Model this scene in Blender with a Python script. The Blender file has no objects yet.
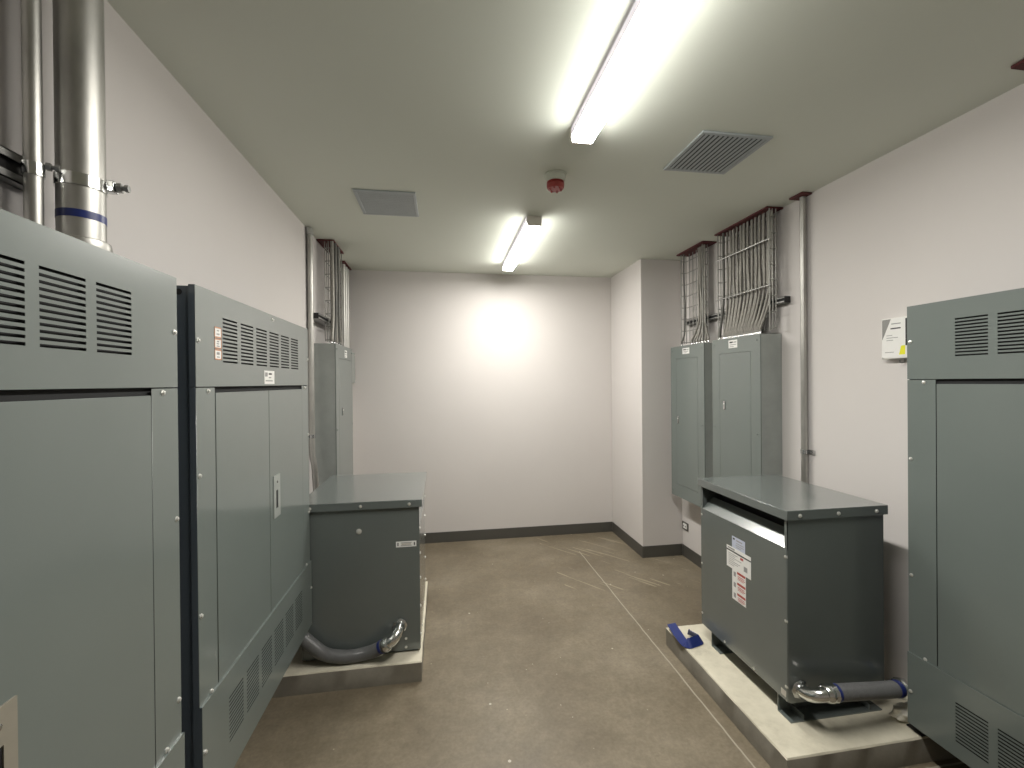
import bpy, bmesh, math, random
from mathutils import Vector, Matrix, noise
random.seed(7)
sc = bpy.context.scene
COL = sc.collection

# ------------------------------------------------------------------ materials
def new_mat(name):
    m = bpy.data.materials.new(name); m.use_nodes = True
    nt = m.node_tree; b = nt.nodes['Principled BSDF']
    return m, nt, b
def ramp(nt, fac, stops):
    r = nt.nodes.new('ShaderNodeValToRGB')
    el = r.color_ramp.elements
    el[0].position, el[0].color = stops[0][0], (*stops[0][1], 1)
    el[1].position, el[1].color = stops[-1][0], (*stops[-1][1], 1)
    for p, c in stops[1:-1]:
        e = el.new(p); e.color = (*c, 1)
    nt.links.new(fac, r.inputs[0]); return r.outputs[0]
def coords(nt, scale=(1, 1, 1)):
    t = nt.nodes.new('ShaderNodeTexCoord'); mp = nt.nodes.new('ShaderNodeMapping')
    mp.inputs['Scale'].default_value = scale
    nt.links.new(t.outputs['Object'], mp.inputs[0]); return mp.outputs[0]
def noise_tex(nt, vec, scale, detail=4, rough=.55):
    n = nt.nodes.new('ShaderNodeTexNoise'); n.inputs['Scale'].default_value = scale
    n.inputs['Detail'].default_value = detail; n.inputs['Roughness'].default_value = rough
    nt.links.new(vec, n.inputs['Vector']); return n.outputs['Fac']
def bump(nt, b, h, strength, dist=.002):
    bp = nt.nodes.new('ShaderNodeBump'); bp.inputs['Strength'].default_value = strength
    bp.inputs['Distance'].default_value = dist
    nt.links.new(h, bp.inputs['Height']); nt.links.new(bp.outputs[0], b.inputs['Normal'])
def painted(name, c, rough=.4, var=.06, scale=3, bstr=0, bscale=300, metal=0, spec=.5, stretch=(1, 1, 1)):
    m, nt, b = new_mat(name)
    v = coords(nt, stretch); f = noise_tex(nt, v, scale)
    lo = tuple(x*(1-var) for x in c); hi = tuple(min(1, x*(1+var)) for x in c)
    nt.links.new(ramp(nt, f, [(.3, lo), (.7, hi)]), b.inputs['Base Color'])
    b.inputs['Roughness'].default_value = rough; b.inputs['Metallic'].default_value = metal
    b.inputs['Specular IOR Level'].default_value = spec
    if bstr:
        bump(nt, b, noise_tex(nt, coords(nt), bscale, 2), bstr)
    return m

def enamel(*a, coat=.7, crough=.12, **k):
    m = painted(*a, **k); b = m.node_tree.nodes['Principled BSDF']
    b.inputs['Coat Weight'].default_value = coat; b.inputs['Coat Roughness'].default_value = crough; b.inputs['Coat IOR'].default_value = 1.5
    return m
M = {}
M['wall'] = painted('wall_paint', (.64, .612, .597), .75, .015, 1.5, .10, 160)
M['ceiling'] = painted('ceiling_paint', (.71, .745, .675), .8, .015, 1.2, .08, 140)
M['cabinet'] = enamel('cabinet_grey_enamel', (.150, .177, .168), .3, .03, 2.0, .02, 420, coat=.6)
M['transformer'] = enamel('transformer_grey_enamel', (.120, .138, .134), .26, .03, 2.5, .02, 420, spec=.6, coat=1.0, crough=.16)
M['cabinet_side'] = enamel('cabinet_side_darker', (.105, .130, .155), .35, .04, 2.0, .02, 420, coat=.4)  # cabinet sides and cover returns: darker and bluer than the fronts
M['inside'] = painted('dark_interior', (.012, .013, .014), .8, .1)
M['baseboard'] = painted('baseboard_vinyl', (.078, .075, .067), .45, .05)
M['zinc'] = painted('zinc_plated_steel', (.62, .63, .63), .25, .08, 20, metal=1)
M['chrome'] = painted('bright_die_cast_metal', (.72, .73, .72), .18, .06, 14, metal=1)
M['conduit'] = painted('galvanized_conduit', (.46, .455, .43), .44, .28, 9, .10, 60, metal=1, stretch=(1, 1, .35))
M['galv'] = painted('galvanized_sheet', (.335, .36, .345), .38, .10, 6, metal=.12)
M['screw'] = painted('screw_zinc', (.74, .74, .71), .28, .05, 20, metal=.55)
M['strut'] = painted('strut_steel', (.36, .36, .35), .4, .15, 12, metal=.85)
M['white_plastic'] = painted('white_plastic', (.78, .77, .74), .4, .02)
M['label'] = painted('label_white', (.80, .80, .78), .45, .02, 30)
M['label_beige'] = painted('label_beige', (.50, .48, .43), .45, .03, 30)
M['latch_beige'] = painted('latch_beige', (.27, .25, .205), .45, .03, 30)
M['label_grey'] = painted('label_grey', (.25, .25, .24), .5, .03, 30)
M['label_blue'] = painted('label_pale_blue', (.52, .56, .68), .45, .03, 30)
M['ink'] = painted('ink_black', (.03, .03, .035), .5, .02)
M['ink_grey'] = painted('ink_grey', (.30, .30, .30), .5, .02)
M['red_ink'] = painted('ink_red', (.42, .07, .06), .5, .05)
M['orange'] = painted('ink_orange', (.55, .24, .12), .5, .05)
M['yellow'] = painted('ink_yellow', (.80, .78, .02), .4, .02)
M['fire_red'] = painted('fire_stop_red', (.088, .015, .017), .7, .25, 30, .3, 90)
M['red_plastic'] = painted('red_plastic', (.36, .055, .05), .35, .04)
M['blue'] = painted('blue_vinyl', (.018, .032, .16), .35, .08, 20)
M['black'] = painted('black_rubber', (.010, .010, .011), .5, .1)
M['hose'] = painted('grey_flexible_hose', (.135, .138, .140), .36, .10, 30)
M['cable'] = painted('grey_armoured_cable', (.27, .26, .235), .45, .12, 40, .3, 500, metal=.35)
M['cable_dark'] = painted('dark_armoured_cable', (.12, .12, .11), .5, .12, 40, metal=.3)
M['wire'] = painted('basket_wire', (.30, .30, .28), .38, .08, 20, metal=.6)
M['vent'] = painted('vent_enamel', (.42, .46, .48), .4, .03, 12)
M['vent_edge'] = painted('vent_back', (.055, .062, .066), .7, .1)
M['rag'] = painted('dirty_white_putty', (.86, .83, .73), .9, .15, 35, .8, 80)

# lamp lens: gives off light
def glow(name, c, st):
    m, nt, b = new_mat(name)
    b.inputs['Base Color'].default_value = (.8, .78, .8, 1)
    b.inputs['Emission Color'].default_value = (*c, 1); b.inputs['Emission Strength'].default_value = st
    M[name] = m
glow('lens', (1.0, .965, .90), 17.0)
glow('lens_side', (.95, .86, 1.0), .07)
glow('lens_edge', (1.0, .975, .89), 4.4)
M['lamp_body'] = painted('lamp_white_enamel', (.88, .85, .80), .4, .02)

# floor: sealed brown concrete
m, nt, b = new_mat('sealed_concrete_floor')
v = coords(nt)
n1 = noise_tex(nt, v, 1.3, 6, .6); n2 = noise_tex(nt, v, 7, 6, .65); n3 = noise_tex(nt, v, 60, 4, .6)
c1 = ramp(nt, n1, [(.28, (.160, .129, .088)), (.5, (.226, .190, .134)), (.72, (.305, .263, .197))])
def mixc(fac, a, bcol, mode='MIX'):
    x = nt.nodes.new('ShaderNodeMix'); x.data_type = 'RGBA'; x.blend_type = mode
    if hasattr(fac, 'is_output'): nt.links.new(fac, x.inputs[0])
    else: x.inputs[0].default_value = fac
    for sock, val in ((x.inputs[6], a), (x.inputs[7], bcol)):
        if hasattr(val, 'is_output'): nt.links.new(val, sock)
        else: sock.default_value = (*val, 1)
    return x.outputs[2]
def fmath(op, a, bval=None):
    x = nt.nodes.new('ShaderNodeMath'); x.operation = op
    for i, val in enumerate((a, bval)):
        if val is None: continue
        if hasattr(val, 'is_output'): nt.links.new(val, x.inputs[i])
        else: x.inputs[i].default_value = val
    return x.outputs[0]
c2 = mixc(.6, c1, ramp(nt, n2, [(.3, (.62, .62, .62)), (.7, (1.0, 1.0, 1.0))]), 'MULTIPLY')
c2 = mixc(.5, c2, ramp(nt, n3, [(.3, (.62, .61, .60)), (.7, (1.05, 1.05, 1.05))]), 'MULTIPLY')
n4 = noise_tex(nt, v, 22, 5, .7)
c2 = mixc(.4, c2, ramp(nt, n4, [(.35, (.72, .70, .67)), (.62, (1.05, 1.05, 1.04))]), 'MULTIPLY')
sep = nt.nodes.new('ShaderNodeSeparateXYZ'); nt.links.new(v, sep.inputs[0])
def line_mask(sock, at, half):
    return fmath('LESS_THAN', fmath('ABSOLUTE', fmath('SUBTRACT', sock, at)), half)
wob = fmath('MULTIPLY', fmath('SUBTRACT', noise_tex(nt, v, 9, 2), .5), .010)
xs = fmath('ADD', sep.outputs[0], wob); ys = fmath('ADD', sep.outputs[1], wob)
jm = fmath('MULTIPLY', line_mask(xs, 1.276, .0042), fmath('LESS_THAN', sep.outputs[1], 4.05))
jm2 = fmath('MULTIPLY', line_mask(ys, 1.535, .004), fmath('GREATER_THAN', sep.outputs[0], 1.55))
c3 = mixc(fmath('MULTIPLY', fmath('MAXIMUM', jm, jm2), .75), c2, (.42, .39, .32))
# pale trowel scratches near the far right corner, paint specks
vs = coords(nt, (1, 1, 1)); rot = nt.nodes.new('ShaderNodeMapping'); rot.vector_type = 'TEXTURE'; rot.inputs['Rotation'].default_value = (0, 0, math.radians(-53))
rot.inputs['Scale'].default_value = (.9, .055, 1); nt.links.new(vs, rot.inputs[0])
sn = noise_tex(nt, rot.outputs[0], 1.3, 2, .5)
area = fmath('MULTIPLY', fmath('GREATER_THAN', ys, 3.25), fmath('GREATER_THAN', xs, .95))
c4 = mixc(fmath('MULTIPLY', fmath('MULTIPLY', fmath('GREATER_THAN', sn, .63), area), .5), c3, (.40, .35, .25))
vo = nt.nodes.new('ShaderNodeTexVoronoi'); vo.inputs['Scale'].default_value = 5.0; nt.links.new(v, vo.inputs['Vector'])
vo2 = nt.nodes.new('ShaderNodeTexVoronoi'); vo2.inputs['Scale'].default_value = 11.0; nt.links.new(v, vo2.inputs['Vector'])
c5 = mixc(fmath('MULTIPLY', fmath('LESS_THAN', vo.outputs['Distance'], .036), .8), c4, (.55, .52, .44))
c5 = mixc(fmath('MULTIPLY', fmath('LESS_THAN', vo2.outputs['Distance'], .040), .6), c5, (.50, .46, .37))
nt.links.new(c5, b.inputs['Base Color'])
nt.links.new(ramp(nt, n2, [(.3, (.34, .34, .34)), (.7, (.52, .52, .52))]), b.inputs['Roughness'])
b.inputs['Specular IOR Level'].default_value = .45
bump(nt, b, n3, .06, .002)
M['floor'] = m

# pads: pale bare concrete top, darker sealed sides with drips
def concrete(name, stops, rough, sc_=6):
    m, nt, b = new_mat(name); v = coords(nt)
    n = noise_tex(nt, v, sc_, 7, .65)
    nt.links.new(ramp(nt, n, stops), b.inputs['Base Color']); b.inputs['Roughness'].default_value = rough
    bump(nt, b, noise_tex(nt, v, 70, 5, .6), .25, .003)
    return m
M['pad_top'] = concrete('bare_concrete', [(.25, (.40, .37, .29)), (.45, (.57, .535, .43)), (.75, (.70, .66, .54))], .85)
M['pad_side'] = concrete('sealed_pad_side', [(.25, (.16, .148, .122)), (.5, (.21, .195, .162)), (.8, (.27, .25, .21))], .6)

# ------------------------------------------------------------------ mesh builder
class MB:
    def __init__(s): s.v = []; s.f = []; s.m = []; s.sm = []
    def face(s, idx, mi=0, smooth=False): s.f.append(tuple(idx)); s.m.append(mi); s.sm.append(smooth)
    def hexa(s, p, mi=0):   # p: bottom 4 ccw, top 4 ccw
        o = len(s.v); s.v += [tuple(q) for q in p]
        for q in ((0, 3, 2, 1), (4, 5, 6, 7), (0, 1, 5, 4), (1, 2, 6, 5), (2, 3, 7, 6), (3, 0, 4, 7)):
            s.face([o+i for i in q], mi)
        return s
    def box(s, x0, x1, y0, y1, z0, z1, mi=0):
        x0, x1 = sorted((x0, x1)); y0, y1 = sorted((y0, y1)); z0, z1 = sorted((z0, z1))
        return s.hexa([(x0, y0, z0), (x1, y0, z0), (x1, y1, z0), (x0, y1, z0), (x0, y0, z1), (x1, y0, z1), (x1, y1, z1), (x0, y1, z1)], mi)
    def tube(s, path, r, n=12, mi=0, caps=True):
        P = [Vector(p) for p in path]; R = r if isinstance(r, (list, tuple)) else [r]*len(P)
        T = []
        for i in range(len(P)):
            a = P[max(0, i-1)]; c = P[min(len(P)-1, i+1)]; T.append((c-a).normalized())
        up = Vector((0, 0, 1)) if abs(T[0].z) < .9 else Vector((1, 0, 0))
        u = T[0].cross(up).normalized(); o = len(s.v)
        for i in range(len(P)):
            u = (u - T[i]*u.dot(T[i])).normalized(); w = T[i].cross(u)
            for k in range(n):
                a = 2*math.pi*k/n; s.v.append(tuple(P[i]+(u*math.cos(a)+w*math.sin(a))*R[i]))
        for i in range(len(P)-1):
            for k in range(n):
                k2 = (k+1) % n
                s.face((o+i*n+k, o+i*n+k2, o+(i+1)*n+k2, o+(i+1)*n+k), mi, True)
        if caps:
            s.face([o+k for k in range(n)][::-1], mi); s.face([o+(len(P)-1)*n+k for k in range(n)], mi)
        return s
    def cyl(s, a, c, r, n=16, mi=0): return s.tube([a, c], r, n, mi)
    def lathe(s, base, axis, prof, n=24, mi=0):   # prof: (distance along axis, radius)
        A = Vector(axis).normalized(); B = Vector(base)
        up = Vector((0, 0, 1)) if abs(A.z) < .9 else Vector((1, 0, 0))
        u = A.cross(up).normalized(); w = A.cross(u); o = len(s.v)
        for d, r in prof:
            for k in range(n):
                a = 2*math.pi*k/n; s.v.append(tuple(B+A*d+(u*math.cos(a)+w*math.sin(a))*r))
        for i in range(len(prof)-1):
            for k in range(n):
                k2 = (k+1) % n
                s.face((o+i*n+k, o+i*n+k2, o+(i+1)*n+k2, o+(i+1)*n+k), mi, True)
        s.face([o+k for k in range(n)][::-1], mi); s.face([o+(len(prof)-1)*n+k for k in range(n)], mi)
        return s
    def plate(s, xf, xb, y0, y1, z0, z1, holes, mi=0):
        """sheet lying in the YZ plane between x = xf and xb with rectangular holes (y0,y1,z0,z1)"""
        ys = sorted({y0, y1, *[round(h[i], 5) for h in holes for i in (0, 1)]})
        zs = sorted({z0, z1, *[round(h[i], 5) for h in holes for i in (2, 3)]})
        def solid(i, j):
            if i < 0 or j < 0 or i >= len(ys)-1 or j >= len(zs)-1: return False
            cy = (ys[i]+ys[i+1])/2; cz = (zs[j]+zs[j+1])/2
            return not any(h[0] < cy < h[1] and h[2] < cz < h[3] for h in holes)
        idx = {}
        def vid(x, i, j):
            k = (x, i, j)
            if k not in idx: idx[k] = len(s.v); s.v.append((x, ys[i], zs[j]))
            return idx[k]
        for i in range(len(ys)-1):
            for j in range(len(zs)-1):
                if not solid(i, j): continue
                for x in (xf, xb): s.face((vid(x, i, j), vid(x, i+1, j), vid(x, i+1, j+1), vid(x, i, j+1)), mi)
                for (a, c, n) in (((i, j), (i+1, j), (i, j-1)), ((i, j+1), (i+1, j+1), (i, j+1)), ((i, j), (i, j+1), (i-1, j)), ((i+1, j), (i+1, j+1), (i+1, j))):
                    if not solid(*n): s.face((vid(xf, *a), vid(xf, *c), vid(xb, *c), vid(xb, *a)), mi)
        return s
    def build(s, name, mats, parent=None, bevel=0, seg=2, origin=None):
        me = bpy.data.meshes.new(name)
        o_ = Vector(origin) if origin is not None else (Vector(parent['_o']) if parent is not None else Vector((0, 0, 0)))
        me.from_pydata([tuple(Vector(v)-o_) for v in s.v], [], s.f)
        if not isinstance(mats, (list, tuple)): mats = [mats]
        for q in mats: me.materials.append(M[q])
        me.polygons.foreach_set('material_index', s.m); me.polygons.foreach_set('use_smooth', s.sm)
        bm = bmesh.new(); bm.from_mesh(me); bmesh.ops.recalc_face_normals(bm, faces=bm.faces[:]); bm.to_mesh(me); bm.free()
        me.set_sharp_from_angle(angle=math.radians(40)); me.update()
        ob = bpy.data.objects.new(name, me); COL.objects.link(ob)
        if parent is not None:
            ob.parent = parent
        else:
            ob.location = o_
        ob['_o'] = tuple(o_)
        if bevel:
            bv = ob.modifiers.new('bevel', 'BEVEL'); bv.width = bevel; bv.segments = seg; bv.limit_method = 'ANGLE'
        return ob

def tag(o, label, cat, group=None):
    o['label'] = label; o['category'] = cat
    if group: o['group'] = group
    return o
def thing(name, label, cat, origin, group=None):
    o = bpy.data.objects.new(name, None); COL.objects.link(o); o.location = origin
    o.empty_display_size = .05; o['_o'] = tuple(origin)
    return tag(o, label, cat, group)
def struct(name, mb, mats, bevel=0):
    o = mb.build(name, mats, bevel=bevel); o['kind'] = 'structure'; return o
def bez(p0, p1, p2, p3, n):
    p0, p1, p2, p3 = map(Vector, (p0, p1, p2, p3)); out = []
    for i in range(n+1):
        t = i/n; out.append(p0*(1-t)**3+p1*3*t*(1-t)**2+p2*3*t*t*(1-t)+p3*t**3)
    return out
def spline(pts, n=6):
    P = [Vector(p) for p in pts]; P = [P[0]*2-P[1]]+P+[P[-1]*2-P[-2]]; out = []
    for i in range(1, len(P)-2):
        for k in range(n):
            t = k/n; a, b_, c, d = P[i-1:i+3]
            out.append(.5*((2*b_)+(c-a)*t+(2*a-5*b_+4*c-d)*t*t+(3*b_-a-3*c+d)*t**3))
    out.append(P[-2]); return out
SCREW = {}
def screw(parent, pos, nrm, r=.0072, mat='screw'):
    """hex-washer head screw"""
    key = (tuple(nrm), r, mat); p = Vector(pos)
    if key not in SCREW:
        mb = MB(); A = Vector(nrm)
        mb.lathe((0, 0, 0), A, [(-.001, r*1.0), (.0015, r), (.002, r*.8)], 16)
        mb.lathe((0, 0, 0), A, [(.001, r*.72), (.005, r*.72), (.006, r*.5)], 6)
        ob = mb.build('screw', mat, parent); ob.data.transform(Matrix.Translation(Vector(parent['_o'])))
        SCREW[key] = ob
    else:
        ob = SCREW[key].copy(); COL.objects.link(ob); ob.parent = parent
    ob.location = p-Vector(parent['_o'])
    return ob

# ------------------------------------------------------------------ room
XL, XR, YB, YF, H = -.955, 2.195, 4.53, -2.2, 2.743
PX, PY = 1.802, 3.80      # column in the far right corner
struct('floor', MB().box(XL-.1, XR+.1, YF-.1, YB+.1, -.1, 0), 'floor')
struct('ceiling', MB().box(XL-.1, XR+.1, YF-.1, YB+.1, H, H+.1), 'ceiling')
struct('wall_left', MB().box(XL-.1, XL, YF-.1, YB+.1, 0, H), 'wall')
struct('wall_right', MB().box(XR, XR+.1, YF-.1, YB+.1, 0, H), 'wall')
struct('wall_back', MB().box(XL, XR, YB, YB+.1, 0, H), 'wall')
struct('wall_front', MB().box(XL, XR, YF-.1, YF, 0, H), 'wall')
struct('wall_column', MB().box(PX, XR, PY, YB, 0, H), 'wall', bevel=.004)
BH, BT = .106, .006
struct('baseboard_back', MB().box(XL, PX-BT, YB-BT, YB, 0, BH), 'baseboard', .002)
struct('baseboard_column', MB().box(PX-BT, PX, PY-BT, YB-BT, 0, BH).box(PX, XR-BT, PY-BT, PY, 0, BH), 'baseboard', .002)
struct('baseboard_right', MB().box(XR-BT, XR, 2.56, PY-BT, 0, BH), 'baseboard', .002)
struct('baseboard_left', MB().box(XL, XL+BT, YF, 2.40, 0, BH), 'baseboard', .002)

# housekeeping pads
def pad(name, x0, x1, y0, y1, z, label):
    mb = MB(); rnd = random.Random(3)
    # subdivided outline with slightly ragged edges
    o = []
    def edge(a, b_, n):
        for i in range(n): o.append((a[0]+(b_[0]-a[0])*i/n, a[1]+(b_[1]-a[1])*i/n))
    edge((x0, y0), (x1, y0), 14); edge((x1, y0), (x1, y1), 20); edge((x1, y1), (x0, y1), 14); edge((x0, y1), (x0, y0), 20)
    n = len(o); top = []
    cx, cy = (x0+x1)/2, (y0+y1)/2
    for lvl in range(3):
        zz = (0, z-.006, z)[lvl]
        for (x, y) in o:
            j = .0035*(noise.noise(Vector((x*9, y*9, lvl*2)))) if lvl else .001
            ins = (.0, .0, .005)[lvl]
            dx = math.copysign(1, cx-x) if abs(x-x0) < 1e-6 or abs(x-x1) < 1e-6 else 0
            dy = math.copysign(1, cy-y) if abs(y-y0) < 1e-6 or abs(y-y1) < 1e-6 else 0
            mb.v.append((x+dx*(ins+j), y+dy*(ins+j), zz))
    for l in range(2):
        for k in range(n):
            k2 = (k+1) % n; mb.face((l*n+k, l*n+k2, (l+1)*n+k2, (l+1)*n+k), 1 if l == 0 else 0)
    mb.face([2*n+k for k in range(n)], 0); mb.face([k for k in range(n)][::-1], 1)
    ob = mb.build(name, ['pad_top', 'pad_side'], origin=((x0+x1)/2, (y0+y1)/2, 0))
    ob.location = ((x0+x1)/2, (y0+y1)/2, 0)
    return tag(ob, label, 'concrete pad')
PZ = .11
pad('concrete_pad', XL+.008, -.126, 2.436, 3.42, PZ, 'low concrete pad under the left transformer by the left wall')
pad('concrete_pad', 1.342, XR-.008, 1.558, 2.52, PZ, 'pale low concrete pad under the right transformer, blue tape on its far corner')

# ------------------------------------------------------------------ floor-standing / wall-hung switchboards
def switchboard(label, sgn, xf, xw, y0, y1, zb, zt, zseam, zdoor, lv0, lv1, yfar_off=.178, doors=2, sz=()):
    r = thing('electrical_cabinet', label, 'electrical cabinet', (xw, (y0+y1)/2, zb))
    X = lambda d: xf-sgn*d
    t = .0011
    # vent columns counted from the far end
    cols = []
    for k in range(6):
        b_ = y1-yfar_off-k*.1325; cols.append((b_-.105, b_))
    def slots(z0, z1):
        out = []; p = (z1-z0-.0062)/11
        for (a, c) in cols:
            for i in range(12): out.append((a, c, z0+i*p, z0+i*p+.0062))
        return out
    sh = MB()
    bx = X(.006)
    sh.box(bx, xw, y0+.004, y0+.007, zb+.004, zt-.004)
    sh.box(bx, xw, y1-.007, y1-.004, zb+.004, zt-.004)
    sh.box(bx, xw, y0+.007, y1-.007, zt-.007, zt-.004)
    sh.box(bx, xw, y0+.007, y1-.007, zb+.004, zb+.007)
    sh.box(X(.20), xw, y0+.007, y1-.007, zb+.007, zt-.007, 1)
    for (za, zc) in ((zseam-.03, zseam-.012), (zdoor-.02, zdoor-.004)):
        sh.box(X(.010), X(.013), y0+.10, y1-.10, za, zc, 1)
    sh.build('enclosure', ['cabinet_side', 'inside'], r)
    MB().box(X(.012), X(.014), y0+.03, y1-.03, zb+.03, zt-.03).build('vent_backing', 'inside', r)
    MB().plate(X(0), X(t), y0, y1, zseam, zt, slots(zt-.222, zt-.075)).build('top_panel', 'cabinet', r)
    fl = MB()   # side returns of the top and bottom covers
    fl.box(X(t), X(.018), y1-.002, y1, zseam, zt); fl.box(X(t), X(.018), y0, y0+.002, zseam, zt)
    fl.box(X(t), X(.018), y0, y1, zt-.002, zt)
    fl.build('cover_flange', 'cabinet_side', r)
    MB().plate(X(-.007), X(-.0059), y0, y1, zb, zdoor-.009, slots(lv0, lv1)).build('bottom_panel', 'cabinet', r)
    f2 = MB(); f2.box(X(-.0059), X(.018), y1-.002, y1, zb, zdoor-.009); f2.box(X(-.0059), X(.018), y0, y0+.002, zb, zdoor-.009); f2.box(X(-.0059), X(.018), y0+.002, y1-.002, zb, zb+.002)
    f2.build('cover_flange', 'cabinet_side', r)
    MB().box(X(-.0059), X(.012), y0+.002, y1-.002, zdoor-.0105, zdoor-.009).build('cover_lip', 'cabinet', r)
    s0, s1 = y0+.112, y1-.113
    for (a, c) in ((y0, s0-.004), (s1+.004, y1)):
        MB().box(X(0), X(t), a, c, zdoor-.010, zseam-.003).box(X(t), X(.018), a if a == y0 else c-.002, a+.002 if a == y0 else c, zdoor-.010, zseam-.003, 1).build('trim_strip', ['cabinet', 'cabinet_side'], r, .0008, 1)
    mid = (s0+s1)/2; dz1 = zseam-.020
    dd = []
    spans = ((s0, mid-.002), (mid+.002, s1)) if doors == 2 else ((s0, s1),)
    for (a, c) in spans:
        d = MB(); d.box(X(-.001), X(t), a, c, zdoor-.008, dz1)
        e = .014
        d.box(X(t), X(.009), a, a+.002, zdoor-.008, dz1).box(X(t), X(.009), c-.002, c, zdoor-.008, dz1)
        dd.append(d.build('door', 'cabinet', r, .0012, 2))
    # screws
    n = (sgn, 0, 0)
    for y in (y0+.013, y1-.013):
        for z in sz: screw(r, (X(.0 if z > zdoor else -.007), y, z), n)
    for y in (y0+.066, y1-.066): screw(r, (X(0), y, zseam-.014), n); screw(r, (X(0), y, zdoor-.004), n)
    screw(r, (X(0), (y0+y1)/2+.05, zt-.02), n)
    # lifting hole near the top of each visible side
    for (y, ny) in ((y0+.004, -1),):
        MB().lathe((X(.045), y+.0005, zt-.022), (0, ny, 0), [(0, .009), (.0012, .009)], 20).build('knockout_plug', 'black', r)
    return r, dd, X

A, Ad, AX = switchboard('grey electrical cabinet nearest on the left, with two large steel pipes rising from its top', 1, -.715, XL+.002, .22, 1.33, .33, 1.915, 1.617, .680, .435, .585, sz=(1.765, 1.26, .77, .45))
B, Bd, BX = switchboard('grey two-door electrical cabinet on the left wall with three warning stickers beside its vents', 1, -.715, XL+.002, 1.42, 2.512, .33, 1.918, 1.617, .680, .435, .585, sz=(1.755, 1.352, .936, .53), yfar_off=.161)
R_, Rd, RX = switchboard('large grey electrical cabinet on the right wall, at the right edge of the picture', -1, 1.965, XR-.002, .487, 1.597, .150, 1.930, 1.620, .463, .211, .364, sz=(1.779, 1.282, .787, .292))
MB().box(1.995, XR-.03, 1.562, 1.590, PZ, .158).box(1.985, XR-.03, 1.562, 1.625, PZ, PZ+.006).build('base_channel', 'black', R_)

def handle(door, X, y0, y1, z0, z1, ys):
    h = MB(); h.plate(X(-.0045), X(-.001), y0, y1, z0, z1, [(ys[0], ys[1], ys[2], ys[3])]).build('latch_plate', 'galv', door)
    MB().box(X(-.0025), X(-.0012), ys[0]+.0005, ys[1]-.0005, ys[2]+.0005, ys[3]-.0005).build('latch_slot', 'black', h_parent(door))
def h_parent(d): return d
def latch(door, X, y0, y1, z0, z1, ys, mat='galv'):
    h = MB().plate(X(-.005), X(-.001), y0, y1, z0, z1, [ys]).build('latch_plate', mat, door)
    s = MB().box(X(-.003), X(-.0012), ys[0]+.0005, ys[1]-.0005, ys[2]+.0005, ys[3]-.0005).build('latch_slot', 'black', h)
    MB().lathe((X(-.005), (y0+y1)/2, z1-.03), (X(-1)-X(0), 0, 0), [(0, .006), (.002, .006), (.003, .004)], 16).build('lock', 'zinc', h)
    return h
latch(Bd[1], BX, 2.000, 2.072, 1.050, 1.232, (2.024, 2.046, 1.088, 1.166)).data.name = 'latch_plate'
la = latch(Ad[1], AX, .790, .858, .925, 1.104, (.812, .834, .963, 1.04), 'latch_beige')
la['label'] = 'beige latch plate'

def sticker(parent, name, X, d, y0, y1, z0, z1, base='label', border=None, marks=(), label=None):
    """thin printed label on a YZ face; marks are (u0,u1,v0,v1,material)"""
    mats = [base]; mb = MB()
    mb.box(X(-d), X(-d-.0006), y0, y1, z0, z1, 0)
    if border:
        mats.append(border); w = .0035
        for q in ((y0, y1, z0, z0+w), (y0, y1, z1-w, z1), (y0, y0+w, z0, z1), (y1-w, y1, z0, z1)): mb.box(X(-d-.0006), X(-d-.0009), *q, 1)
    for (u0, u1, v0, v1, mt) in marks:
        if mt not in mats: mats.append(mt)
        mb.box(X(-d-.0006), X(-d-.0010), y0+(y1-y0)*u0, y0+(y1-y0)*u1, z0+(z1-z0)*v0, z0+(z1-z0)*v1, mats.index(mt))
    o = mb.build(name, mats, parent)
    if label: o['label'] = label
    return o
for (z0, z1, ms) in ((1.774, 1.808, ((.35, .65, .62, .72, 'ink_grey'), (.30, .70, .28, .40, 'ink_grey'))),
                     (1.739, 1.771, ((.35, .65, .66, .78, 'ink_grey'), (.30, .62, .44, .54, 'ink_grey'), (.30, .70, .20, .30, 'ink_grey'))),
                     (1.703, 1.736, ((.30, .70, .50, .74, 'ink_grey'), (.30, .70, .22, .32, 'ink_grey')))):
    sticker(B, 'warning_sticker', BX, 0, 1.529, 1.573, z0, z1, 'label', 'orange', ms, 'white sticker with orange edge')
sticker(B, 'name_label', BX, 0, 1.923, 2.030, 1.624, 1.679, 'label', None, ((.06, .30, .56, .86, 'ink_grey'), (.42, .72, .70, .82, 'ink'), (.42, .66, .44, .54, 'ink_grey'), (.1, .8, .2, .28, 'ink_grey')), 'white name label')

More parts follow.
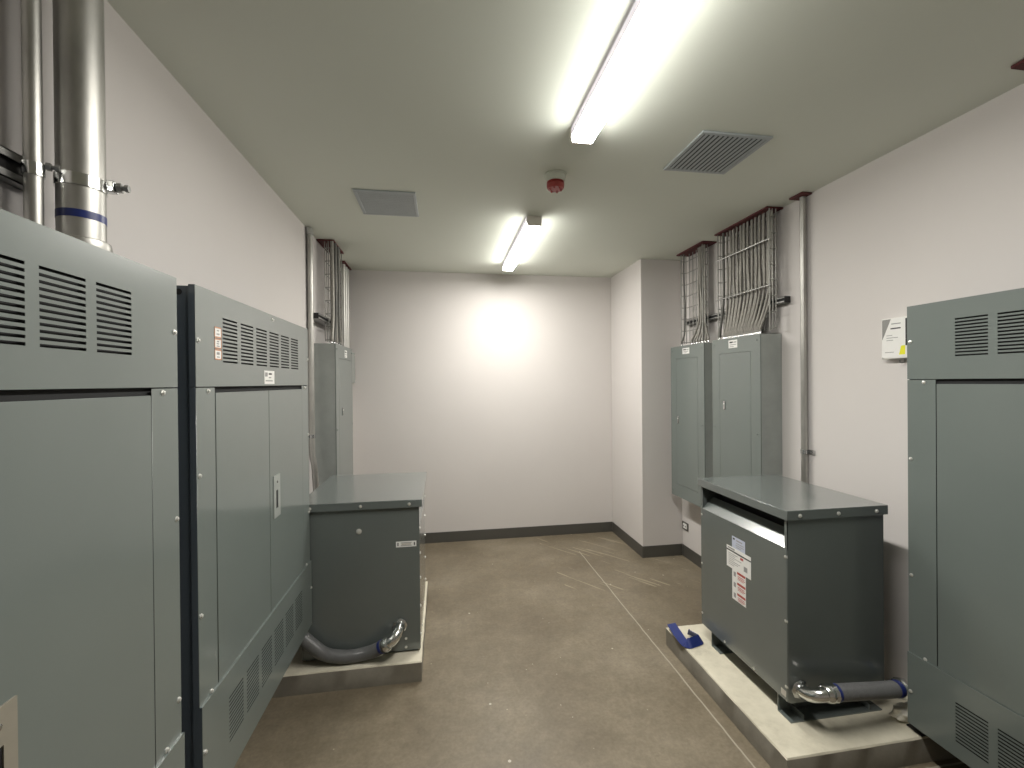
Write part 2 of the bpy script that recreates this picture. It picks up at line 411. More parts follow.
# ------------------------------------------------------------------ transformers
def transformer(label, sgn, xf, xb, y0, y1, zb, zt, feet, ov=.012):
    """sgn: direction the vented front faces along x"""
    r = thing('transformer', label, 'transformer', ((xf+xb)/2, (y0+y1)/2, PZ))
    X = lambda d: xf-sgn*d
    s = .0025; lidh = .043; zl = zt-lidh; zo = zl-.127
    lid = MB(); lid.box(X(-ov), xb-sgn*ov, y0-ov, y1+ov, zt-.003, zt)
    lid.box(X(-ov), X(-ov+s), y0-ov, y1+ov, zl, zt-.003); lid.box(xb-sgn*(ov-s), xb-sgn*ov, y0-ov, y1+ov, zl, zt-.003)
    lid.box(X(-ov+s), xb-sgn*(ov-s), y0-ov, y0-ov+s, zl, zt-.003); lid.box(X(-ov+s), xb-sgn*(ov-s), y1+ov-s, y1+ov, zl, zt-.003)
    lid.build('lid', 'transformer', r, .0015, 2)
    for (ya, nm) in ((y0, 0), (y1-s, 1)):
        sp = MB(); sp.box(X(0), xb, ya, ya+s, zb, zt-.004)
        yy = y0 if nm == 0 else y1-.017
        sp.box(X(0), X(s), yy, yy+.017, zo-.004, zt-.004)          # front flange beside the vent
        sp.build('side_panel', 'transformer', r)
    MB().box(xb+sgn*s, xb, y0+s, y1-s, zb, zt-.004).build('back_panel', 'transformer', r)
    MB().box(X(.002), xb, y0+s, y1-s, zb, zb+.003).build('bottom_plate', 'transformer', r)
    MB().box(X(-.0015), X(.002), y0+.004, y1-.004, zb, zo).build('front_panel', 'transformer', r, .001, 2)
    ld = MB(); yA, yB = y0+.018, y1-.018
    ld.hexa([(X(0), yA, zo-.003), (X(0), yB, zo-.003), (X(.066), yB, zo+.060), (X(.066), yA, zo+.060),
             (X(0), yA, zo), (X(0), yB, zo), (X(.066), yB, zo+.063), (X(.066), yA, zo+.063)])
    ld.build('vent_ledge', 'transformer', r)
    MB().box(X(.11), xb-sgn*-.02, y0+.02, y1-.02, zb+.02, zt-.02).build('core', 'inside', r, .02)
    # feet: channels across the width
    for (ya, web, dirn) in feet:
        f = MB(); e0, e1 = X(.012), xb+sgn*.012
        f.box(e0, e1, web, web+.004, PZ, zb)
        f.box(e0, e1, web, web+dirn*.075, PZ, PZ+.005); f.box(e0, e1, web, web+dirn*.075, zb-.005, zb)
        for xx in (X(.075), xb+sgn*.075): f.box(xx, xx-sgn*.004, web, web+dirn*.072, PZ, PZ+.03)
        f.build('foot_channel', 'transformer', r)
    ny = (0, -1, 0)
    for x in (X(.052), (xf+xb)/2, xb+sgn*.05): screw(r, (x, y0-ov, zt-.024), ny, .009)
    return r, X
RT, TX = transformer('grey transformer on the right pad with a white and red label stack', -1, 1.488, 1.980, 1.717, 2.372, .203, 1.05,
                     ((1.717, 1.792, -1), (2.30, 2.292, -1)))
LT, LX = transformer('grey transformer on the left pad beside the two-door electrical cabinet', 1, -.138, -.765, 2.530, 3.262, .123, .972,
                     ((2.54, 2.62, -1), (3.25, 3.17, 1)), ov=.018)
nx = (-1, 0, 0)
for y in (1.727, 2.361):
    for z in (.842, .558, .268): screw(RT, (TX(.0015), y, z), nx, .0095)
for y in (1.93, 2.156): screw(RT, (TX(.0015), y, .217), nx, .0095)
for y in (2.545, 3.25):
    for z in (.80, .66, .52, .36, .20): screw(LT, (LX(-.0015), y, z), (1, 0, 0), .0095)
for y in (2.75, 3.03): screw(LT, (LX(.0015), y, .14), (1, 0, 0), .0095)
screw(RT, (1.54, 1.717, .226), (0, -1, 0), .0075)
screw(LT, (-.464, 2.530, .806), (0, -1, 0), .015)
for z in (.141, .189): screw(LT, (-.216, 2.530, z), (0, -1, 0), .0075)
# label stack on the right transformer
tx = ((.08, .22, .72, .88, 'ink'), (.34, .80, .70, .80, 'ink_grey'), (.34, .9, .48, .54, 'ink_grey'), (.30, .9, .30, .36, 'ink_grey'), (.34, .7, .14, .2, 'ink_grey'))
fl = lambda ms: tuple((1-b_, 1-a, c, d, e) for (a, b_, c, d, e) in ms)   # this face is read with -y to the right
sticker(RT, 'rating_label', TX, .0015, 1.990, 2.090, .752, .812, 'label_blue', None, fl(tx), 'pale blue label')
rows = [(.0, 1, .775, .835, 'ink'), (.05, .35, .88, .95, 'ink_grey')]
for i in range(7): rows.append((.08, .30+.5*random.random(), .66-i*.085, .685-i*.085, 'ink_grey'))
rows += [(.72, .86, .2, .42, 'ink_grey'), (.58, .70, .62, .72, 'red_ink')]
sticker(RT, 'rating_label', TX, .0021, 1.947, 2.133, .640, .752, 'label', None, fl(rows), 'large white rating label')
rows = []
for z in (.80, .47, .14):
    rows += [(.38, .97, z+.06, z+.13, 'red_ink'), (.12, .28, z-.06, z+.08, 'ink_grey'), (.42, .9, z-.01, z+.01, 'red_ink'), (.42, .95, z-.06, z-.04, 'red_ink'), (.42, .85, z-.10, z-.085, 'red_ink')]
sticker(RT, 'warning_label', TX, .0019, 1.985, 2.090, .485, .650, 'label', None, fl(rows), 'white label with three red headings')
sticker(RT, 'small_label', TX, .0019, 1.728, 1.757, .218, .246, 'label_beige', None, ())
# strip label on the left transformer's near side
sl = MB(); sl.box(-.266, -.154, 2.5294, 2.530, .704, .736, 0)
for q in ((-.258, -.252, .711, .729, 1), (-.168, -.162, .711, .729, 1), (-.240, -.180, .710, .714, 2), (-.240, -.180, .726, .730, 2), (-.236, -.184, .716, .724, 3)): sl.box(q[0], q[1], 2.529, 2.5294, q[2], q[3], q[4])
o = sl.build('strip_label', ['label', 'ink', 'ink_grey', 'label_beige'], LT); o['label'] = 'white strip label with two black slots'

# ------------------------------------------------------------------ flexible hoses with elbows
def ridged(mb, path, r, amp, per_ring=.006):
    """hose with fine rings"""
    P = []; tot = 0
    pts = [Vector(p) for p in path]; seg = []
    for a, b_ in zip(pts, pts[1:]): seg.append((b_-a).length)
    L = sum(seg); n = int(L/per_ring*2)
    out = []; rr = []
    for i in range(n+1):
        d = L*i/n; k = 0
        while k < len(seg)-1 and d > seg[k]: d -= seg[k]; k += 1
        out.append(pts[k].lerp(pts[k+1], min(1, d/seg[k]))); rr.append(r+(amp if i % 2 else -amp))
    return mb.tube(out, rr, 24)
def arc_pts(pts, n=8): return spline(pts, n)
# left hose
c = thing('flexible_conduit', 'grey flexible conduit curving from the left transformer to the two-door cabinet', 'conduit', (-.45, 2.485, PZ))
hp = spline([(-.322, 2.450, .208), (-.37, 2.470, .177), (-.446, 2.487, .150), (-.535, 2.487, .1465), (-.635, 2.487, .170), (-.705, 2.478, .235), (-.765, 2.46, .31), (-.80, 2.44, .345)], 8)
ridged(MB(), hp, .0335, .0006).build('hose', 'hose', c)
d0 = (hp[0]-hp[2]).normalized()
el = MB(); ep = spline([(-.247, 2.531, .270), (-.249, 2.500, .266), (-.258, 2.468, .255), (-.278, 2.448, .235), hp[0]+d0*.012], 6)
el.tube(ep, .029, 24); el.build('elbow', 'chrome', c)
nt_ = MB(); nt_.lathe((-.247, 2.529, .270), (0, -1, 0), [(0, .040), (.010, .040), (.014, .034)], 8)
nt_.build('locknut', 'zinc', c)
nt_ = MB(); nt_.lathe(hp[0]+d0*.022, -d0, [(-.010, .030), (-.002, .036), (.014, .038), (.018, .035)], 16); nt_.build('gland_nut', 'chrome', c)
MB().lathe(hp[0]-d0*.010, -d0, [(0, .0355), (.016, .0355)], 24).build('tape_band', 'blue', c)
# right hose
c = thing('flexible_conduit', 'short straight grey conduit with chrome elbow low on the right transformer', 'conduit', (1.75, 1.66, PZ))
hp = spline([(1.622, 1.630, .291), (1.74, 1.632, .282), (1.85, 1.640, .268), (1.985, 1.652, .252)], 8)
ridged(MB(), hp, .0325, .0006).build('hose', 'hose', c)
d0 = (hp[0]-hp[2]).normalized()
ep = spline([(1.538, 1.716, .262), (1.539, 1.690, .264), (1.547, 1.660, .270), (1.566, 1.640, .281), (1.592, 1.631, .289), hp[0]+d0*.004], 6)
MB().tube(ep, [.027]*6+[.0275]*(len(ep)-6), 24).build('elbow', 'chrome', c)
MB().lathe((1.538, 1.7165, .262), (0, -1, 0), [(0, .042), (.010, .042), (.014, .036)], 8).build('locknut', 'zinc', c)
MB().lathe(hp[0]+d0*.034, -d0, [(-.006, .030), (.002, .036), (.012, .039), (.020, .039), (.026, .034), (.040, .038)], 10).build('gland_nut', 'chrome', c)
MB().lathe(hp[0], -d0, [(0, .0342), (.022, .0342)], 24).build('tape_band', 'blue', c)
e1 = (hp[-1]-hp[-3]).normalized()
MB().lathe(hp[-1]-e1*.030, e1, [(0, .0342), (.022, .0342)], 24).build('tape_band', 'blue', c)
MB().lathe(hp[-1]-e1*.006, e1, [(0, .036), (.006, .044), (.026, .044), (.034, .036)], 8).build('gland_nut', 'chrome', c)
MB().tube(spline([hp[-1]+e1*.02, (2.06, 1.66, .24), (2.13, 1.655, .238), (2.192, 1.65, .238)], 5), .026, 20).build('pipe_end', 'conduit', c)

# crumpled putty lump beside the right cabinet's foot
bm = bmesh.new(); bmesh.ops.create_icosphere(bm, subdivisions=4, radius=1)
for v_ in bm.verts:
    p = v_.co.copy(); k = 1+.35*noise.noise(p*2.1)+.20*abs(noise.noise(p*5.0))
    q = Vector((p.x*.075*k, p.y*.036*k, p.z*.034*k)); q.z = max(q.z, -.030); v_.co = q
me = bpy.data.meshes.new('putty_lump'); bm.to_mesh(me); bm.free(); me.materials.append(M['rag'])
for p in me.polygons: p.use_smooth = True
o = bpy.data.objects.new('putty_lump', me); COL.objects.link(o); o.location = (2.040, 1.655, PZ+.030)
tag(o, 'crumpled dirty white lump on the right pad under the short conduit', 'putty')

# blue tape left on the pad corner
def ribbon(mb, path, w, t, tilt):
    pts = [Vector(p) for p in path]; n = len(pts); o = len(mb.v)
    for i, p in enumerate(pts):
        T = (pts[min(n-1, i+1)]-pts[max(0, i-1)]).normalized()
        a = tilt(i/(n-1)); side = Vector((-T.y, T.x, 0)).normalized()
        wd = side*math.cos(a)+Vector((0, 0, 1))*math.sin(a); nn = T.cross(wd).normalized()
        for q in (p, p+wd*w, p+wd*w+nn*t, p+nn*t): mb.v.append(tuple(q))
    for i in range(n-1):
        for k in range(4):
            k2 = (k+1) % 4; mb.face((o+i*4+k, o+i*4+k2, o+i*4+4+k2, o+i*4+4+k), 0)
    mb.face((o, o+1, o+2, o+3)); mb.face([o+(n-1)*4+k for k in (3, 2, 1, 0)])
mb = MB()
def tl(t): return math.radians(10+48*min(1, max(0, (t-.30)/.14)))
ribbon(mb, spline([(1.342, 2.506, PZ+.020), (1.334, 2.43, PZ+.014), (1.328, 2.355, PZ+.008), (1.334, 2.310, PZ+.004), (1.362, 2.290, PZ+.002), (1.410, 2.299, PZ+.002), (1.456, 2.315, PZ+.002), (1.470, 2.338, PZ+.002), (1.456, 2.372, PZ+.002), (1.436, 2.405, PZ+.004), (1.420, 2.412, PZ+.008)], 5), .052, .003, tl)
tag(mb.build('tape_strip', 'blue', origin=(1.42, 2.38, PZ)), 'curled strip of blue tape lying on the far corner of the right pad', 'tape').location = (1.42, 2.38, PZ)

# ------------------------------------------------------------------ panelboards (galvanized tub + grey trim with a door)
def panelboard(label, sgn, xf, xw, y0, y1, z0, z1, lab, latchpos, dm=.09):
    r = thing('panelboard', label, 'electrical panel', (xw, (y0+y1)/2, z0))
    X = lambda d: xf-sgn*d
    MB().box(X(.006), xw, y0+.002, y1-.002, z0+.002, z1-.002).build('tub', 'galv', r, .002)
    a, c, e, g_ = y0+dm, y1-dm, z0+.11, z1-.108
    MB().plate(X(0), X(.006), y0, y1, z0, z1, [(a, c, e, g_)]).build('trim_cover', 'cabinet', r)
    d = MB().box(X(-.0005), X(.005), a+.0022, c-.0022, e+.0022, g_-.0022).build('door', 'cabinet', r, .0008, 1)
    ly, lz = latchpos
    la = MB().box(X(-.001), X(-.006), ly-.010, ly+.010, lz-.032, lz+.032).build('latch', 'zinc', d, .002)
    MB().lathe((X(-.006), ly, lz+.012), (sgn, 0, 0), [(0, .005), (.003, .005)], 14).build('lock', 'label', la)
    y_a, y_b, z_a, z_b = lab
    ms = ((.12, .5, .62, .82, 'ink'), (.55, .9, .64, .78, 'ink_grey'), (.12, .85, .36, .46, 'ink_grey'), (.12, .6, .14, .22, 'ink_grey'))
    sticker(r, 'name_label', X, 0, y_a, y_b, z_a, z_b, 'label', None, ms if sgn > 0 else fl(ms), 'white name label')
    for y in (y0+.03, y1-.03):
        for z in (z0+.04, (z0+z1)/2, z1-.04): screw(r, (X(0), y, z), (sgn, 0, 0), .006, 'cabinet')
    return r
panelboard('grey wall panelboard directly behind the right transformer, under the wide cable bundle', -1, 2.035, XR-.002, 2.566, 3.080, .61, 1.926, (2.79, 2.885, 1.852, 1.908), (2.935, 1.440))
panelboard('grey wall panelboard farthest along the right wall, beside the column', -1, 2.035, XR-.002, 3.187, 3.697, .606, 1.922, (3.395, 3.500, 1.850, 1.900), (3.575, 1.282))
p3 = panelboard('tall grey panelboard on the left wall with galvanized sides, behind the left transformer', 1, -.795, XL+.002, 3.490, 4.100, .61, 1.930, (3.80, 3.885, 1.84, 1.90), (3.70, 1.40), .10)
# small junction box in the back left corner
r = thing('junction_box', 'small grey junction box in the back left corner past the tall panelboard', 'electrical box', (XL, 4.33, 1.63))
MB().box(-.955+.002, -.856, 4.165, 4.505, 1.636, 1.916).build('box_body', 'galv', r, .003)
MB().box(-.856, -.848, 4.160, 4.510, 1.630, 1.922).build('cover', 'galv', r, .002)
for y in (4.18, 4.49):
    for z in (1.65, 1.90): screw(r, (-.848, y, z), (1, 0, 0), .006)

# ------------------------------------------------------------------ pipes
def clamp(parent, x, y, z, rr, wallx, sgn):
    """strap around a pipe with a bolt"""
    mb = MB(); mb.lathe((x, y, z-.014), (0, 0, 1), [(0, rr), (0, rr+.003), (.028, rr+.003), (.028, rr)], 32)
    k = mb.build('pipe_clamp', 'chrome', parent)
    e = MB(); cx = x+sgn*(rr+.001)*.45; cy = y+(rr+.001)*.9
    return k
def straight_pipe(label, x, y, z0, z1, r_, mat='conduit', extras=None):
    t = thing('steel_conduit', label, 'conduit', (x, y, z0))
    MB().tube([(x, y, z0), (x, y, (z0+z1)/2), (x, y, z1)], r_, 32).build('pipe', mat, t)
    return t
big = straight_pipe('thick galvanized steel pipe with a blue band, rising from the nearest left cabinet', -.853, 1.207, 1.930, H-.002, .0445)
clamp(big, -.853, 1.207, 2.105, .0445, XL, 1)
bb = MB(); bb.box(-.826, -.804, 1.236, 1.258, 2.105, 2.133); bb.build('clamp_ear', 'zinc', big, .002)
bt = MB(); bt.cyl((-.812, 1.247, 2.119), (-.782, 1.252, 2.119), .0055, 12); bt.lathe((-.802, 1.248, 2.119), (1, .15, 0), [(0, .012), (.010, .012)], 6); bt.lathe((-.786, 1.2505, 2.119), (1, .15, 0), [(0, .009), (.008, .009)], 6)
bt.build('clamp_bolt', 'strut', big)
MB().lathe((-.853, 1.207, 2.016), (0, 0, 1), [(0, .0452), (.018, .0452)], 32).build('tape_band', 'blue', big)
hb = MB(); hb.lathe((-.853, 1.207, 1.912), (0, 0, 1), [(0, .056), (.016, .056), (.020, .051), (.030, .050), (.034, .054), (.046, .055), (.056, .053), (.060, .0455)], 32); hb.build('hub', 'conduit', big)
sm = straight_pipe('thinner steel conduit beside the thick pipe, above the nearest left cabinet', -.897, 1.137, 1.912, H-.002, .0160)
clamp(sm, -.897, 1.137, 2.105, .0160, XL, 1)
bt = MB(); bt.cyl((-.884, 1.146, 2.119), (-.860, 1.156, 2.119), .0045, 10); bt.lathe((-.880, 1.148, 2.119), (1, .35, 0), [(0, .009), (.008, .009)], 6); bt.lathe((-.866, 1.1535, 2.119), (1, .35, 0), [(0, .008), (.007, .008)], 6); bt.build('clamp_bolt', 'strut', sm)
def strut(name, label, x0, x1, y0, y1, z, sgn, hh=.0205):
    """slotted C channel fixed to the wall, running along y; opens towards the room"""
    t = thing(name, label, 'strut channel', ((x0+x1)/2, (y0+y1)/2, z))
    xw, xo = (x0, x1)
    mb = MB(); th = .003
    mb.box(xw, xw+sgn*th, y0, y1, z-hh, z+hh)
    mb.box(xw, xo, y0, y1, z+hh-th, z+hh); mb.box(xw, xo, y0, y1, z-hh, z-hh+th)
    mb.box(xo, xo-sgn*th, y0, y1, z+hh*.45, z+hh); mb.box(xo, xo-sgn*th, y0, y1, z-hh, z-hh*.45)
    mb.box(xw+sgn*th, xo-sgn*.012, y0+.002, y1-.002, z-hh*.9, z+hh*.9, 1)
    mb.build('channel', ['strut', 'black'], t)
    MB().box(xw, xo, y0-.002, y0-.0005, z-hh, z+hh).build('end_cap', 'black', t)
    return t
strut('strut_channel', 'steel strut channel on the left wall behind the two pipes', XL+.001, -.925, .55, 1.20, 2.106, 1, .032)
strut('strut_channel', 'black-ended strut channel behind the left cable tray', XL+.001, -.878, 3.350, 4.12, 2.115, 1)
strut('strut_channel', 'dark strut channel running behind both right cable trays', XR-.001, 2.150, 2.495, 3.66, 2.135, -1)

# conduit by the left tray
lc = thing('steel_conduit', 'steel conduit left of the cable trays, dropping behind the two-door cabinet', 'conduit', (-.931, 3.345, .5))
MB().tube(spline([(-.931, 3.345, H-.002), (-.931, 3.345, 2.4), (-.931, 3.345, 1.9), (-.931, 3.345, 1.3), (-.929, 3.345, 1.12), (-.915, 3.350, 1.0), (-.908, 3.36, .7), (-.908, 3.36, PZ+.002)], 6), .0205, 24).build('pipe', 'conduit', lc)
MB().lathe((-.931, 3.345, H-.05), (0, 0, 1), [(0, .021), (.002, .0245), (.046, .0245), (.048, .021)], 24).build('coupling', 'zinc', lc)
k = MB().lathe((-.931, 3.345, 1.235), (0, 0, 1), [(0, .0205), (0, .0235), (.025, .0235), (.025, .0205)], 24); k.box(-.953, -.948, 3.30, 3.39, 1.235, 1.26); k.build('strap', 'zinc', lc)
for i, (yy, xx, lb) in enumerate(((4.285, -.902, 'bright steel conduit nearer the room under the corner ceiling plate'), (4.372, -.902, 'middle bright steel conduit under the corner ceiling plate'), (4.450, -.902, 'bright steel conduit nearest the back wall under the corner ceiling plate'))):
    t = thing('steel_conduit', lb, 'conduit', (xx, yy, 1.92), 'conduits in the back left corner')
    MB().tube([(xx, yy, 1.917), (xx, yy, 2.3), (xx, yy, H-.014)], .0215, 20).build('pipe', 'conduit', t)
    MB().lathe((xx, yy, 1.917), (0, 0, 1), [(0, .030), (.012, .030), (.014, .025), (.03, .025)], 16).build('connector', 'zinc', t)
# conduit on the right wall
rc = thing('steel_conduit', 'single steel conduit on the right wall between the cable trays and the white sign', 'conduit', (2.170, 2.366, PZ))
MB().tube([(2.170, 2.366, .30), (2.170, 2.366, 1.2), (2.170, 2.366, H-.014)], .0170, 24).build('pipe', 'conduit', rc)
k = MB().lathe((2.170, 2.366, 1.172), (0, 0, 1), [(0, .0170), (0, .0195), (.026, .0195), (.026, .0170)], 24)
k.box(2.187, 2.1935, 2.31, 2.405, 1.172, 1.198); k.build('strap', 'zinc', rc)
screw(rc, (2.187, 2.395, 1.185), (-1, 0, 0), .007)

# red fire-stop plates at the ceiling
def plate(label, x0, x1, y0, y1):
    o = MB().box(x0, x1, y0, y1, H-.012, H-.0005).build('fire_stop_plate', 'fire_red', origin=((x0+x1)/2, (y0+y1)/2, H-.012), bevel=.003)
    return tag(o, label, 'ceiling plate')
plate('dark red ceiling plate over the narrow cable tray beside the column', 2.066, XR-.003, 3.245, 3.645)
plate('dark red ceiling plate over the wide cable tray on the right wall', 2.072, XR-.003, 2.545, 3.100)
plate('small dark red ceiling plate around the single conduit on the right wall', 2.122, XR-.003, 2.320, 2.420)
plate('dark red ceiling plate cut by the right edge of the picture', 2.026, XR-.003, .98, 1.286)
plate('dark red ceiling plate over the left cable tray', XL+.003, -.824, 3.590, 3.945)
plate('dark red ceiling plate over the conduits in the back left corner', XL+.003, -.868, 4.190, 4.500)

# ------------------------------------------------------------------ wire basket trays and armoured cables
def basket(label, sgn, xw, xo, y0, y1, z0, z1, bars=(), step=.102):
    t = thing('cable_tray', label, 'cable tray', (xw, (y0+y1)/2, z0))
    mb = MB(); rw = .0036
    xb = xw-sgn*-.012
    xb = xw+sgn*.012; xf = xo
    ny = max(3, int((y1-y0)/.05))
    for i in range(ny+1):
        y = y0+(y1-y0)*i/ny; mb.tube([(xb, y, z0), (xb, y, z1)], rw, 6)
    for y in (y0, y1):
        for f in (.5, 1.0):
            x = xb+(xf-xb)*f; mb.tube([(x, y, z0), (x, y, z1)], rw*1.35 if f == 1 else rw, 6)
    z = z0+.01
    while z < z1:
        mb.tube([(xf, y0, z), (xb, y0, z), (xb, y1, z), (xf, y1, z)], rw, 6); z += step
    mb.build('wire_basket', 'wire', t)
    for z in bars: MB().tube([(xf+sgn*.004, y0-.012, z), (xf+sgn*.004, y1+.012, z)], .0055, 10).build('tie_bar', 'zinc', t)
    return t
basket('wide wire basket tray holding the fanned cables on the right wall', -1, XR-.045, 2.092, 2.548, 3.085, 1.952, H-.013, (2.535, 2.236))
basket('narrow wire basket tray beside the column on the right wall', -1, XR-.045, 2.092, 3.290, 3.610, 1.948, H-.013)
basket('wire basket tray above the tall left panelboard', 1, XL+.050, -.842, 3.600, 3.935, 1.955, H-.013)
# front cross wires on the narrow tray are part of its basket; add them as a lid mesh
ORD = ['first', 'second', 'third', 'fourth', 'fifth', 'sixth', 'seventh', 'eighth', 'ninth', 'tenth', 'eleventh', 'twelfth', 'thirteenth', 'fourteenth', 'fifteenth',
       'sixteenth', 'seventeenth', 'eighteenth', 'nineteenth', 'twentieth', 'twenty-first', 'twenty-second', 'twenty-third', 'twenty-fourth', 'twenty-fifth', 'twenty-sixth']
def cable(label, group, x, y, xc, yc, zc, zbend, r_=.008, mat='cable', ztop=H-.013, rc=.0078):
    t = thing('armoured_cable', label, 'cable', (xc, yc, zc), group)
    ph = random.random()*6.28
    pts = [(x+.002*math.sin(ph), y, ztop)]
    zs = [2.58, 2.42, 2.28]; zs = [z for z in zs if z > zbend+.05]
    for k, z in enumerate(zs): pts.append((x+.0025*math.sin(ph+k*2.1), y+.004*math.sin(ph*1.7+k*1.9), z))
    pts.append((x, y+.002*math.sin(ph), zbend))
    pts.append((x*.5+xc*.5, y*.45+yc*.55, zbend*.48+zc*.52))
    pts.append((xc, yc, zc+.045)); pts.append((xc, yc, zc+.02))
    MB().tube(spline(pts, 4), r_, 10).build('armour', mat, t)
    MB().lathe((xc, yc, zc), (0, 0, 1), [(0, rc*.8), (.004, rc), (.011, rc), (.013, rc*.85), (.030, rc*.85), (.032, r_)], 12).build('connector', 'zinc', t)
    return t
N = 24
for i in range(N):
    f = i/(N-1); y = 2.570+.440*f
    yc = 2.650+.385*f
    cable(f'{ORD[i]} armoured cable from the near side of the wide cable tray', 'armoured cables in the wide tray', 2.128-.010*(i % 2), y, 2.105, yc, 1.9265, 2.19+.05*random.random())
for i in range(7):
    f = i/6
    cable(f'{ORD[i]} armoured cable from the near side of the narrow tray by the column', 'armoured cables in the narrow tray', 2.12+.012*(i % 2), 3.302+.085*f, 2.10, 3.225+.235*f, 1.9225, 2.10+.03*random.random(), .0085)
cable('single dark armoured cable along the far side of the narrow tray by the column', None, 2.105, 3.585, 2.09, 3.605, 1.9225, 2.06, .0075, 'cable_dark')
cable('dark thick cable leaving the far side of the wide tray', None, 2.098, 3.026, 2.085, 3.060, 1.9265, 2.24, .010, 'cable_dark')
for i in range(5):
    f = i/4
    cable(f'{ORD[i]} armoured cable from the near side of the left cable tray', 'armoured cables in the left tray', -.838+.010*(i % 2), 3.600+.20*f, -.838, 3.560+.30*f, 1.9305, 2.14, .0135, 'cable' if i not in (1, 3) else 'cable_dark')

# ------------------------------------------------------------------ ceiling things
def strip_light(label, y0, y1):
    t = thing('strip_light', label, 'ceiling light', (.62, (y0+y1)/2, H), 'ceiling strip lights')
    xc = .620
    zt_ = H-.004; hw = .050
    MB().box(xc-.040, xc+.040, y0+.004, y1-.004, zt_+.0003, H-.0003).build('housing', 'lamp_body', t)
    # diffuser: bright underside and lower sides, dim lavender upper sides
    prof = [(xc-hw, zt_), (xc-hw, H-.040), (xc-hw+.003, H-.060), (xc-hw+.008, H-.066), (xc+hw-.008, H-.066), (xc+hw-.003, H-.060), (xc+hw, H-.040), (xc+hw, zt_)]
    k = len(prof); mb = MB()
    for y in (y0+.012, y1-.012):
        for p in prof: mb.v.append((p[0], y, p[1]))
    for i in range(k):
        j = (i+1) % k; mb.face((i, j, k+j, k+i), {0: 1, 1: 2, 2: 0, 3: 0, 4: 0, 5: 2, 6: 1, 7: 1}[i])
    mb.face(range(k)[::-1], 1); mb.face(range(k, 2*k), 1)
    mb.build('lens', ['lens', 'lens_side', 'lens_edge'], t)
    ld = bpy.data.lights.new('lamp_beam', 'AREA'); ld.shape = 'RECTANGLE'; ld.size = .080; ld.size_y = y1-y0-.03
    ld.energy = 1.1; ld.spread = math.radians(125); ld.color = (1.0, .965, .90)
    lo = bpy.data.objects.new('lamp_beam', ld); COL.objects.link(lo); lo.parent = t; lo.location = (0, 0, -.068)
    for (a, b_) in ((y0, y0+.012), (y1-.012, y1)):
        e = MB()
        for y in (a, b_):
            for p in prof: e.v.append((xc+(p[0]-xc)*1.03, y, zt_+(p[1]-zt_)*1.03))
        for i in range(k):
            j = (i+1) % k; e.face((i, j, k+j, k+i), 0)
        e.face(list(range(k))[::-1]); e.face(range(k, 2*k)); e.build('end_cap', 'lamp_body', t, .0015)
    return t
strip_light('strip light nearest the camera, cut off by the top of the picture', .665, 1.885)
strip_light('far strip light on the ceiling by the back wall', 2.905, 4.125)

def ceiling_vent(label, x0, x1, y0, y1, along, n):
    t = thing('ceiling_vent', label, 'ceiling vent', ((x0+x1)/2, (y0+y1)/2, H)); w = .020
    fr = MB(); zt, zb = H-.0005, H-.010
    for q in ((x0, x1, y0, y0+w), (x0, x1, y1-w, y1), (x0, x0+w, y0+w, y1-w), (x1-w, x1, y0+w, y1-w)): fr.box(*q, zb, zt)
    fr.build('frame', 'vent', t, .003)
    MB().box(x0+w, x1-w, y0+w, y1-w, H-.002, H-.0005).build('backing', 'vent_edge', t)
    for i in range(n):
        f = (i+.5)/n; s = MB()
        if along == 'x':
            yc = y0+w+(y1-y0-2*w)*f; d = (y1-y0-2*w)/n*.34
            s.hexa([(x0+w, yc+d-.002, zb), (x1-w, yc+d-.002, zb), (x1-w, yc+d, zb), (x0+w, yc+d, zb), (x0+w, yc-d, zb+.003), (x1-w, yc-d, zb+.003), (x1-w, yc-d+.002, zb+.0035), (x0+w, yc-d+.002, zb+.0035)])
        else:
            xc = x0+w+(x1-x0-2*w)*f; d = (x1-x0-2*w)/n*.27
            s.hexa([(xc+d, y0+w, zb), (xc+d, y1-w, zb), (xc+d-.002, y1-w, zb), (xc+d-.002, y0+w, zb), (xc-d+.002, y0+w, zb+.0025), (xc-d+.002, y1-w, zb+.0025), (xc-d, y1-w, zb+.0022), (xc-d, y0+w, zb+.0022)])
        s.build('louver', 'vent', t)
    return t
ceiling_vent('square louvered vent on the left side of the ceiling', -.502, -.146, 2.640, 3.010, 'x', 13)
ceiling_vent('square louvered vent on the right side of the ceiling', 1.160, 1.512, 1.812, 2.172, 'y', 13)

t = thing('smoke_detector', 'red fire detector on the ceiling between the two strip lights', 'smoke detector', (.614, 2.320, H))
MB().lathe((.614, 2.320, H-.0005), (0, 0, -1), [(0, .062), (.008, .062), (.010, .057), (.036, .052), (.040, .050)], 36).build('base', 'ceiling', t)
MB().lathe((.614, 2.320, H-.039), (0, 0, -1), [(0, .046), (.008, .048), (.010, .042), (.016, .042), (.018, .048), (.032, .046), (.038, .041), (.039, .034)], 36).build('body', 'red_plastic', t)
fe = MB()
for k in range(6):
    a = k*math.pi/3; fe.box(0.614+.030*math.cos(a)-.004, 0.614+.030*math.cos(a)+.004, 2.320+.030*math.sin(a)-.004, 2.320+.030*math.sin(a)+.004, H-.086, H-.074)
fe.build('sensor_cage', 'red_plastic', t)

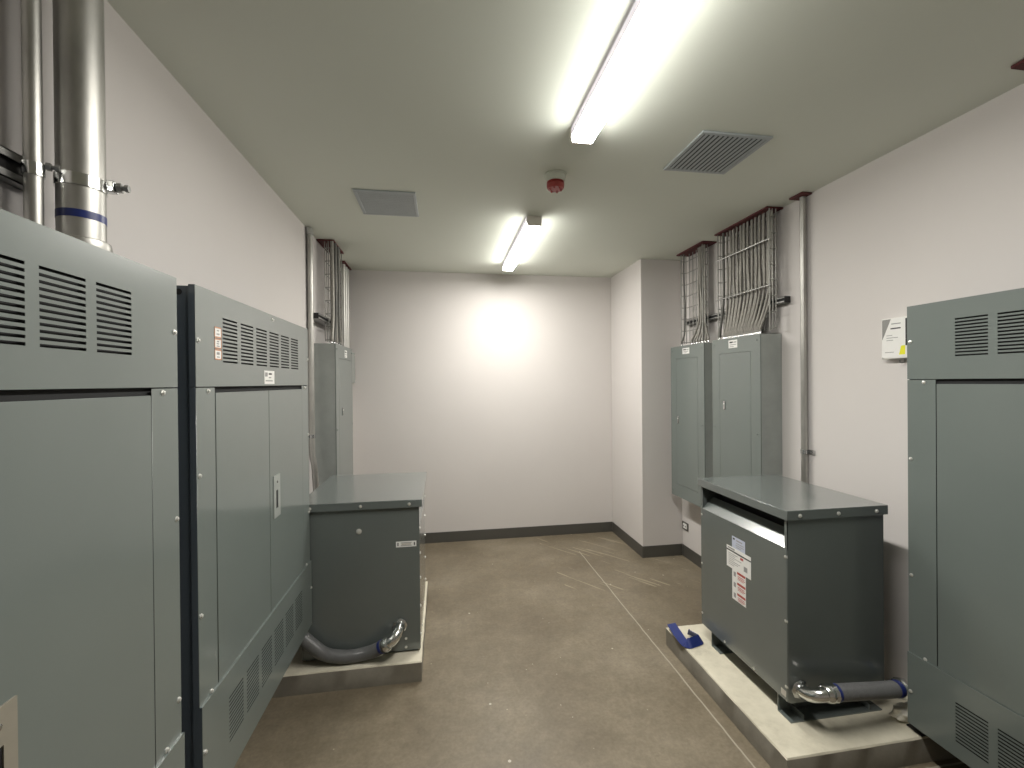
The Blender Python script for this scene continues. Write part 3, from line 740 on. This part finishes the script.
# ------------------------------------------------------------------ wall sign and outlet
t = thing('wall_sign', 'white card sign with a grey corner and yellow patch, half behind the right cabinet', 'sign', (XR, 1.79, 1.72))
y0, y1, z0, z1 = 1.66, 1.876, 1.720, 1.918
MB().box(2.158, XR-.001, y0, y1, z0, z1).build('box_case', 'white_plastic', t, .003)
cd = MB(); xs_ = lambda k: 2.158-.0008*k
cd.box(xs_(0), xs_(1), 1.760, y1-.004, z0+.006, z1-.004, 0)
o = len(cd.v)   # grey corner triangle
for xx in (xs_(1), xs_(1.6)):
    cd.v += [(xx, y1-.005, z1-.005), (xx, y1-.048, z1-.005), (xx, y1-.005, z1-.105)]
for q in ((0, 1, 2), (5, 4, 3), (0, 3, 4, 1), (1, 4, 5, 2), (2, 5, 3, 0)): cd.face([o+i for i in q], 1)
for (a, b_, c_, d_, m_) in ((1.826, 1.782, .166, .171, 3), (1.830, 1.782, .143, .149, 2), (1.850, 1.822, .112, .115, 3), (1.850, 1.795, .100, .103, 3), (1.850, 1.818, .088, .091, 3), (1.858, 1.815, .030, .033, 3)):
    cd.box(xs_(1), xs_(1.6), b_, a, z0+c_, z0+d_, m_)
o = len(cd.v)
for xx in (xs_(1), xs_(1.6)):
    cd.v += [(xx, 1.790, z0+.018), (xx, 1.762, z0+.018), (xx, 1.762, z0+.062), (xx, 1.780, z0+.060)]
for q in ((0, 1, 2, 3), (7, 6, 5, 4), (0, 4, 5, 1), (1, 5, 6, 2), (2, 6, 7, 3), (3, 7, 4, 0)): cd.face([o+i for i in q], 4)
cd.build('printed_card', ['label', 'label_grey', 'ink', 'ink_grey', 'yellow'], t)
MB().box(2.154, 2.1575, 1.746, 1.758, z0+.060, z1-.010).build('spine', 'black', t)
MB().tube(spline([(2.19, 1.79, z0-.002), (2.185, 1.79, z0-.018), (2.165, 1.79, z0-.020), (2.160, 1.79, z0-.008)], 5), .003, 8).build('hook', 'strut', t)
for (y, z) in ((y1-.006, z0+.006), (y1-.006, z1-.006)): screw(t, (2.158, y, z), (-1, 0, 0), .004)

t = thing('wall_outlet', 'small dark-framed outlet low on the right wall beside the column', 'outlet', (XR, 3.745, .25))
MB().plate(XR-.008, XR-.0005, 3.695, 3.790, .252, .322, [(3.712, 3.773, .264, .310)]).build('frame', 'baseboard', t)
MB().box(XR-.012, XR-.0005, 3.713, 3.772, .265, .309).build('receptacle', 'label', t, .002)
s_ = MB()
for y in (3.727, 3.758): s_.box(XR-.0135, XR-.012, y-.004, y-.001, .281, .294); s_.box(XR-.0135, XR-.012, y+.002, y+.005, .281, .294)
s_.build('slots', 'black', t)

# ------------------------------------------------------------------ light, camera, view
w = bpy.data.worlds.new('world'); sc.world = w; w.use_nodes = True
w.node_tree.nodes['Background'].inputs[0].default_value = (.02, .02, .02, 1)
cam = bpy.data.cameras.new('camera'); co = bpy.data.objects.new('camera', cam); COL.objects.link(co)
yaw, pitch, roll = 1.56472276e-01, -3.83798891e-03, -8.87805578e-03
fwd = Vector((math.sin(yaw)*math.cos(pitch), math.cos(yaw)*math.cos(pitch), math.sin(pitch)))
rt0 = Vector((math.cos(yaw), -math.sin(yaw), 0)); up0 = rt0.cross(fwd)
rt = rt0*math.cos(roll)+up0*math.sin(roll); up = -rt0*math.sin(roll)+up0*math.cos(roll)
mt = Matrix((rt, up, -fwd)).transposed().to_4x4(); mt.translation = Vector((0, 0, 1.622))
co.matrix_world = mt; cam.sensor_width = 36; cam.lens = 440.04/1024*36; cam.clip_start = .02
sc.camera = co
sc.view_settings.view_transform = 'Standard'; sc.view_settings.look = 'None'
sc.view_settings.gamma = 1; sc.view_settings.use_curve_mapping = False
sc.view_settings.exposure = 2.65
sc.cycles.max_bounces = 10; sc.cycles.diffuse_bounces = 6; sc.cycles.caustics_reflective = False; sc.cycles.caustics_refractive = False
for ob in sc.objects:
    if '_o' in ob: del ob['_o']
